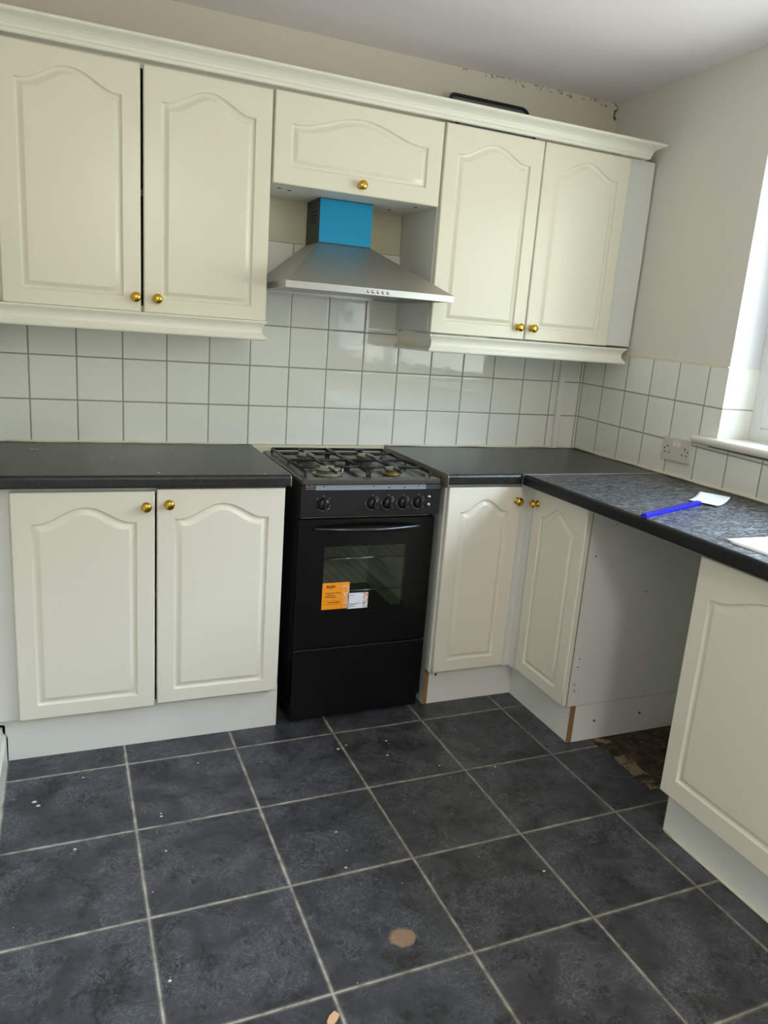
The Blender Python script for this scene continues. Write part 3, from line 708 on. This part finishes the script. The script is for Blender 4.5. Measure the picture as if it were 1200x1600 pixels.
# control panel
bm = NB()
prism(bm, [(-0.536, 0.764), (-0.572, 0.764), (-0.577, 0.768), (-0.577, 0.874), (-0.572, 0.878), (-0.536, 0.878)], -0.252, 0.252, 'x')
cp_ = obj('control_panel', bm, 'fascia', ck)
bm = NB(); box(bm, -0.2035, 0.194, -0.5785, -0.5772, 0.8565, 0.8735, 0); box(bm, 0.1942, 0.2515, -0.5782, -0.5772, 0.8565, 0.8735, 1)
for x in (-0.176, -0.001, 0.056, 0.113, 0.166):
    box(bm, x - 0.003, x + 0.003, -0.5788, -0.5785, 0.861 if x > 0.01 and x < 0.15 else 0.867, 0.865 if x > 0.01 and x < 0.15 else 0.870, 2)
obj('indicator_strip', bm, ['silver', 'greyst', 'markd'], cp_, label='silver strip with small burner symbols')
bm = NB(); text_into(bm, 'BUSH', 0.0125, Matrix.Translation((-0.237, -0.5774, 0.8655)) @ FRONT, 0, bold=0.0003)
box(bm, -0.237, -0.205, -0.5776, -0.5772, 0.8595, 0.8615)
obj('brand_mark', bm, 'mark', cp_)
KX = (-0.1745, 0.000, 0.0565, 0.1135, 0.1705)
for i, x in enumerate(KX):
    bm = NB(); m4 = Matrix.Translation((x, -0.577, 0.8105)) @ Matrix.Rotation(PI / 2, 4, 'X')
    lathe(bm, [(0, 0), (0.0215, 0), (0.0215, 0.004), (0.0190, 0.006), (0.0175, 0.013), (0.0165, 0.015), (0, 0.015)], 28, m4)
    pr_ = [(0.0040, 0.018), (-0.0040, 0.018), (-0.0050, -0.018), (0.0050, -0.018)]
    A = [bm.verts.new(m4 @ Vector((a, b, 0.013))) for a, b in pr_]; B = [bm.verts.new(m4 @ Vector((a * 0.7, b, 0.026))) for a, b in pr_]
    bm.faces.new(B)
    for k in range(4): bm.faces.new((A[k], A[(k + 1) % 4], B[(k + 1) % 4], B[k]))
    kb = obj('control_knob', bm, 'fascia', ck)
    bm = NB()
    a0, a1 = (95, 275) if i else (170, 330)
    tube(bm, [(x + 0.0245 * math.cos(math.radians(a)), -0.5775, 0.8105 + 0.0245 * math.sin(math.radians(a))) for a in range(a0 + 60, a1 + 30, 12)], 0.0007, 5)
    if i: tube(bm, [(x + 0.0245 * math.cos(math.radians(a)), -0.5775, 0.8105 + 0.0245 * math.sin(math.radians(a))) for a in range(15, 75, 12)], 0.0007, 5)
    for a in ((90, 185, 320) if i else (90, 140, 40, 320)):
        px, pz = x + 0.0265 * math.cos(math.radians(a)), 0.8105 + 0.0265 * math.sin(math.radians(a))
        box(bm, px - 0.0014, px + 0.0014, -0.5778, -0.5770, pz - 0.0016, pz + 0.0016)
    obj('dial_marking', bm, 'mark', kb)
for z in (0.829, 0.801):
    bm = NB(); lathe(bm, [(0, 0), (0.0080, 0), (0.0080, 0.003), (0.0062, 0.004), (0.0058, 0.008), (0, 0.009)], 20, Matrix.Translation((0.208, -0.577, z)) @ Matrix.Rotation(PI / 2, 4, 'X'))
    obj('push_button', bm, 'chrome', ck)
# hob
bm = NB()
HX0, HX1, HY0, HY1 = -0.254, 0.248, -0.590, -0.028
o1 = rrect(HX0, HX1, HY0, HY1, 0.012); 
R3 = lambda pts, z: [(x, y, z) for x, y in pts]
i1 = rrect(HX0 + 0.028, HX1 - 0.028, HY0 + 0.045, HY1 - 0.030, 0.03)
i2 = rrect(HX0 + 0.040, HX1 - 0.040, HY0 + 0.057, HY1 - 0.042, 0.025)
ringloft(bm, [R3(o1, 0.8785), R3(o1, 0.8895), R3(rrect(HX0 + 0.004, HX1 - 0.004, HY0 + 0.004, HY1 - 0.004, 0.010), 0.8930), R3(i1, 0.8935), R3(i2, 0.8860)])
hb = obj('hob_top', bm, 'hob', ck, bevel=0.0)
for p in hb.data.polygons: p.use_smooth = False
bm = NB(); prism(bm, rrect(HX0 + 0.042, HX1 - 0.042, HY0 + 0.060, HY1 - 0.045, 0.022), 0.8861, 0.8868); obj('hob_well', bm, 'well', ck)
for i, (x, y, r) in enumerate(((-0.128, -0.455, 0.046), (-0.128, -0.185, 0.036), (0.108, -0.465, 0.027), (0.108, -0.190, 0.036))):
    bm = NB(); m4 = Matrix.Translation((x, y, 0.8869))
    lathe(bm, [(0, 0), (r * 1.15, 0), (r * 1.15, 0.003), (r * 0.9, 0.004), (r * 0.86, 0.016), (0, 0.016)], 32, m4)
    b_ = obj('burner', bm, 'burnerb' if i == 2 else 'burner', ck)
    bm = NB(); lathe(bm, [(0, 0.0161), (r, 0.0161), (r * 1.02, 0.019), (r * 0.96, 0.0225), (r * 0.6, 0.0235), (0, 0.0235)], 32, m4)
    obj('burner_cap', bm, 'burner', b_)
    if i == 0:
        bm = NB(); tube(bm, [(x + 0.06, y + 0.01, 0.8869), (x + 0.06, y + 0.01, 0.905)], 0.003, 8); obj('igniter', bm, 'white', b_)
for s, x0, x1 in ((0, -0.228, -0.010), (1, 0.000, 0.226)):     # two pan supports
    bm = NB(); z = 0.909; y0, y1 = -0.555, -0.070; r = 0.0052; xm = -0.128 if s == 0 else 0.108
    tube(bm, [(x0, y0 + 0.02, z), (x0, y1 - 0.01, z)], r, 8); tube(bm, [(x1, y0 + 0.02, z), (x1, y1 - 0.01, z)], r, 8)
    tube(bm, [(x0, y1 - 0.01, z), (x1, y1 - 0.01, z)], r, 8)
    tube(bm, [(x0, -0.320, z), (x1, -0.320, z)], r, 8)
    for yc in (-0.455 if s == 0 else -0.465, -0.187):
        for a, b in ((x0, xm - 0.026), (xm + 0.026, x1)): tube(bm, [(a, yc, z), (b, yc, z + 0.003)], r, 8)
        ya, yb = (-0.320, y0 + 0.005) if yc < -0.3 else (-0.320, y1)
        tube(bm, [(xm, ya, z), (xm, yc + (0.026 if ya > yc else -0.026), z + 0.003)], r, 8)
        tube(bm, [(xm, yb, z + 0.0), (xm, yc + (0.026 if yb > yc else -0.026), z + 0.003)], r, 8)
    for x in (x0, x1):
        for y in (y0 + 0.02, -0.32, y1 - 0.01): tube(bm, [(x, y, 0.8869), (x, y, z)], r * 0.9, 8)
    obj('pan_support', bm, 'iron', ck)
# stickers on the oven door
def sticker(name, x0, x1, z0, z1, mats, lab, fill):
    bm = NB(); box(bm, x0, x1, -0.5612, -0.5602, z0, z1, 0); fill(bm); obj(name, bm, mats, ck, label=lab)
def f_orange(bm):
    T = lambda x, z: Matrix.Translation((x, -0.5614, z)) @ FRONT
    text_into(bm, 'BUSH', 0.0125, T(-0.141, 0.5085), 1, bold=0.0004); box(bm, -0.133, -0.122, -0.5616, -0.5612, 0.5045, 0.5056, 1)
    text_into(bm, 'Register Now', 0.0100, T(-0.144, 0.486), 1)
    for z, w in ((0.479, 0.036), (0.473, 0.040)): box(bm, -0.145, -0.145 + w, -0.5616, -0.5612, z, z + 0.0020, 1)
    for a in ((-0.148, -0.098, 0.4475, 0.4482), (-0.148, -0.098, 0.4602, 0.4609), (-0.148, -0.1473, 0.4475, 0.4609), (-0.0985, -0.098, 0.4475, 0.4609), (-0.135, -0.088, 0.4535, 0.4555)): box(bm, a[0], a[1], -0.5616, -0.5612, a[2], a[3], 1)
    rnd = random.Random(3)
    for k in range(90):
        z = 0.434 + 0.086 * rnd.random(); x = -0.060 - 0.022 * rnd.random() ** 1.6; s = 0.0006 + 0.0009 * rnd.random()
        box(bm, x - s, x + s, -0.5616, -0.5612, z - s, z + s, 2)
    box(bm, -0.098, -0.0955, -0.5614, -0.5612, 0.475, 0.5235, 3)
sticker('registration_sticker', -0.156, -0.0575, 0.430, 0.5265, ['orange', 'ink', 'white', 'orange2'], 'orange card sticker with dark print', f_orange)
def f_white(bm):
    text_into(bm, 'BUSH', 0.0062, Matrix.Translation((-0.0535, -0.5614, 0.4745)) @ FRONT, 1)
    for z, w in ((0.4445, 0.046), (0.4415, 0.030), (0.4365, 0.018), (0.4335, 0.024)): box(bm, -0.056, -0.056 + w, -0.5616, -0.5612, z, z + 0.0012, 1)
    rnd = random.Random(5)
    for k in range(60):
        z = 0.429 + 0.054 * rnd.random(); x = 0.0115 - 0.016 * rnd.random() ** 1.3; s = 0.0007 + 0.0012 * rnd.random()
        box(bm, x - s, x + s, -0.5616, -0.5612, z - s, z + s, 2 if k % 4 else 1)
sticker('warranty_sticker', -0.0605, 0.0135, 0.4270, 0.4845, ['white', 'inkg', 'orange2'], 'small white card sticker with orange speckles', f_white)

# ------------------------------------------------------------------ extractor hood
hd = thing('extractor_hood', 'stainless steel chimney extractor hood with blue film, above the cooker', 'extractor hood', (0, 0, 0))
bx0, bx1, by0, by1 = -1.527, -0.934, -0.478, -0.006; tx0, tx1, ty0 = -1.332, -1.134, -0.165
bm = NB()
ringloft(bm, [[(bx0, by0, 1.510), (bx1, by0, 1.510), (bx1, by1, 1.510), (bx0, by1, 1.510)], [(tx0, ty0, 1.666), (tx1, ty0, 1.666), (tx1, by1, 1.666), (tx0, by1, 1.666)]], cap0=False)
obj('canopy', bm, 'steel', hd)
bm = NB()
ringloft(bm, [[(bx0, by0, 1.5098), (bx1, by0, 1.5098), (bx1, by1, 1.5098), (bx0, by1, 1.5098)], [(bx0, by0, 1.489), (bx1, by0, 1.489), (bx1, by1, 1.489), (bx0, by1, 1.489)],
              [(bx0 + 0.02, by0 + 0.02, 1.4885), (bx1 - 0.02, by0 + 0.02, 1.4885), (bx1 - 0.02, by1 - 0.01, 1.4885), (bx0 + 0.02, by1 - 0.01, 1.4885)],
              [(bx0 + 0.02, by0 + 0.02, 1.497), (bx1 - 0.02, by0 + 0.02, 1.497), (bx1 - 0.02, by1 - 0.01, 1.497), (bx0 + 0.02, by1 - 0.01, 1.497)]], cap0=False)
obj('rim', bm, 'steelr', hd)
bm = NB(); box(bm, tx0, tx1, ty0, by1, 1.6662, 1.8165, 0)
for k in range(4):
    z = 1.735 + 0.0125 * k; box(bm, tx0 - 0.0004, tx0 + 0.001, -0.125, -0.055, z, z + 0.005, 1)
obj('chimney', bm, ['steeld', 'dark'], hd)
bm = NB(); box(bm, tx0 + 0.0005, tx1 - 0.0005, ty0 - 0.0016, ty0 - 0.0002, 1.669, 1.813); obj('protective_film', bm, 'film', hd, label='bright blue protective film')
for k in range(5):
    bm = NB(); lathe(bm, [(0, 0), (0.0048, 0), (0.0046, 0.003), (0.0036, 0.0042), (0, 0.0045)], 14, Matrix.Translation((-1.2495 + 0.0175 * k, by0, 1.499)) @ Matrix.Rotation(PI / 2, 4, 'X'))
    obj('push_button', bm, 'chrome' if 1 else 'dark', hd)

# ------------------------------------------------------------------ small things
bm = NB(); box(bm, -0.128, -0.100, -0.016, -0.0005, 0.913, 1.384, bev=0.003)
tag(obj('pipe_trunking', bm, 'trunk'), 'narrow vertical white plastic trunking on the tiles near the back right corner', 'trunking')
# double socket on the right wall
sk = thing('double_socket', 'white double power socket on the right wall tiles below the window sill end', 'socket', tuple(rwm @ Vector((0.672, 0, 1.0175))), RW_ROT)
bm = NB(); prism(bm, rrect(-0.073, 0.073, -0.0435, 0.0435, 0.005, 4), -0.010, -0.0003, 'y'); obj('face_plate', bm, 'socket', sk, bevel=0.0015)
for s in (-1, 1):
    bm = NB(); prism(bm, [(-0.0098, 0.012), (-0.0138, 0.0125), (-0.0115, 0.030), (-0.0098, 0.030)], s * 0.0105 - 0.0075, s * 0.0105 + 0.0075, 'x'); obj('rocker_switch', bm, 'gloss', sk)
for s in (-1, 1):
    bm = NB(); c = s * 0.046
    for x, z, w, h in ((c, -0.001 + 0.010, 0.0022, 0.0045), (c - 0.011, -0.014, 0.0035, 0.0022), (c + 0.011, -0.014, 0.0035, 0.0022)): box(bm, x - w, x + w, -0.0104, -0.0098, z - h, z + h)
    lathe(bm, [(0, 0.0006), (0.0030, 0.0006), (0.0034, 0), (0, 0)], 10, Matrix.Translation((s * 0.062, -0.010, 0.000)) @ Matrix.Rotation(PI / 2, 4, 'X'))
    obj('pin_holes', bm, 'plug', sk)
# blue plastic strip on the worktop
a, b = Vector((-0.652, -1.232, 0)), Vector((-0.314, -1.098, 0)); d = (b - a); Ls = d.length; ang = math.atan2(d.y, d.x)
bm = NB(); w = 0.019
pr = [(-w / 2, 0.0), (w / 2, 0.0), (w / 2, 0.006), (w / 2 - 0.003, 0.012), (0.001, 0.012), (0.0, 0.0085), (-0.001, 0.012), (-w / 2 + 0.003, 0.012), (-w / 2, 0.006)]
prism(bm, pr, 0, Ls, 'x')
tag(obj('plastic_strip', bm, 'blue', loc=(a.x, a.y, 0.9125), rot=(0, 0, ang)), 'bright blue plastic strip lying on the worktop under the window', 'strip')
# white card, slightly curled
bm = NB(); c0, c1, c2, c3 = Vector((-0.312, -1.050)), Vector((-0.190, -0.975)), Vector((-0.145, -1.066)), Vector((-0.275, -1.138)); n = 10; G = []
for i in range(n + 1):
    row = []
    for j in range(n + 1):
        u, v = i / n, j / n; p = (c0 * (1 - u) + c1 * u) * (1 - v) + (c3 * (1 - u) + c2 * u) * v
        row.append(bm.verts.new((p.x, p.y, 0.9135 + 0.010 * (2 * (u - 0.45)) ** 2 * (1 if u > 0.45 else 0.4))))
    G.append(row)
for i in range(n):
    for j in range(n): bm.faces.new((G[i][j], G[i + 1][j], G[i + 1][j + 1], G[i][j + 1])).smooth = True
o = obj('paper_card', bm, 'white'); so = o.modifiers.new('solid', 'SOLIDIFY'); so.thickness = 0.0008; so.offset = 1
tag(o, 'white rectangular card curling up beside the blue strip on the worktop', 'card')
# sink with drainer
sx0, sx1, sy0, sy1 = -0.598, -0.100, -2.46, -1.475
bm = NB(); Z0 = 0.9122
o0 = rrect(sx0, sx1, sy0, sy1, 0.03); o1 = rrect(sx0 + 0.004, sx1 - 0.004, sy0 + 0.004, sy1 - 0.004, 0.027)
V0 = [R3(o0, Z0), R3(o0, Z0 + 0.003), R3(o1, Z0 + 0.0065)]
ringloft(bm, V0, cap1=False)
# upper surface: drainer recess and bowl as separate lofts joined by a flat deck
def deck(x0, x1, y0, y1, rings):
    pass
dr = [rrect(sx0 + 0.035, sx1 - 0.035, -1.98, sy1 - 0.035, 0.03), rrect(sx0 + 0.040, sx1 - 0.040, -1.975, sy1 - 0.040, 0.028)]
bw_ = [rrect(SX0 + 0.01, SX1 - 0.01, SY0 + 0.01, SY1 - 0.01, 0.05), rrect(SX0 + 0.02, SX1 - 0.02, SY0 + 0.02, SY1 - 0.02, 0.05), rrect(SX0 + 0.035, SX1 - 0.035, SY0 + 0.035, SY1 - 0.035, 0.05)]
# deck polygons around the two openings
yb = -2.005
zt = Z0 + 0.0065
def frame(outer, inner, z):
    n = len(outer); A = [bm.verts.new((x, y, z)) for x, y in outer]; B = [bm.verts.new((x, y, z)) for x, y in inner]
    for k in range(n): bm.faces.new((A[k], A[(k + 1) % n], B[(k + 1) % n], B[k]))
    return B
def sq(x0, x1, y0, y1, r0, r1):               # rectangle whose far corners are sharp, near ones rounded
    return rrect(x0, x1, y0, y1, r0)
frame(rrect(sx0 + 0.004, sx1 - 0.004, yb, sy1 - 0.004, 0.001), dr[0], zt); frame(rrect(sx0 + 0.004, sx1 - 0.004, sy0 + 0.004, yb, 0.001), bw_[0], zt)
ringloft(bm, [R3(dr[0], zt), R3(dr[1], zt - 0.004)], cap0=False)
ringloft(bm, [R3(bw_[0], zt), R3(bw_[1], zt - 0.01), R3(bw_[2], 0.77)], cap0=False)
for k in range(8):
    x = sx0 + 0.09 + k * 0.045; tube(bm, [(x, -1.95, zt - 0.0035), (x, -1.56, zt - 0.0035)], 0.003, 6)
tag(obj('sink', bm, 'sink'), 'white inset sink with ribbed drainer in the worktop at the right edge', 'sink')
# black tray lying tilted on the wall cabinets
tr = thing('baking_tray', 'black round-cornered tray leaning on top of the right hand wall cabinet', 'tray', (-0.625, -0.143, 2.094))
tr.rotation_euler = (math.radians(-34), 0, 0)
bm = NB(); W = 0.352; Hh = 0.222
O = rrect(-W / 2, W / 2, 0, Hh, 0.028); I = rrect(-W / 2 + 0.012, W / 2 - 0.012, 0.012, Hh - 0.012, 0.02)
R2_ = lambda pts, y: [(x, y, z) for x, z in pts]
bm.free(); bm = NB()
ringloft(bm, [R2_(I, -0.002), R2_(O, -0.002), R2_(O, 0.008), R2_(I, 0.008)], cap0=False, cap1=False); 
A_ = [R2_(I, 0.008), R2_(I, -0.002)]; ringloft(bm, A_, cap0=False, cap1=False)
obj('rolled_rim', bm, 'tray', tr, (0, 0, 0.002))
bm = NB(); ringloft(bm, [R2_(I, 0.003), R2_(I, 0.005)]); obj('tray_base', bm, 'trayi', tr, (0, 0, 0.002))
# bits on the floor
bm = NB(); prism(bm, [(-1.700, -1.722), (-1.683, -1.712), (-1.672, -1.700), (-1.680, -1.689), (-1.694, -1.697), (-1.703, -1.709)], 0.0003, 0.006)
tag(obj('floor_offcut', bm, 'peach', bevel=0.001), 'small peach coloured offcut on the floor at the bottom of the view', 'offcut')
rnd = random.Random(11); bm = NB()
for k in range(42):
    x, y = -2.33 + 1.8 * rnd.random(), -0.62 - 1.2 * rnd.random(); s = 0.001 + 0.0022 * rnd.random() ** 3
    if x > -0.62: continue
    lathe(bm, [(0, 0), (s, 0), (s * 0.8, s * 0.6), (0, s * 0.8)], 6, Matrix.Translation((x, y, 0.0002)) @ Matrix.Scale(1.6, 4, (1, 0, 0)))
for x, y, s in ((-2.279, -0.779, 0.0048), (-2.268, -0.80, 0.0040), (-1.352, -0.745, 0.004), (-1.318, -0.73, 0.0025), (-1.205, -0.825, 0.0035), (-1.01, -1.46, 0.003)):
    lathe(bm, [(0, 0), (s, 0), (s * 0.8, s * 0.4), (0, s * 0.5)], 8, Matrix.Translation((x, y, 0.0002)) @ Matrix.Scale(1.5, 4, (1, 0, 0)))
o = tag(obj('floor_crumbs', bm, 'debris'), 'tiny pale crumbs and specks scattered over the floor tiles', 'debris'); o['kind'] = 'stuff'
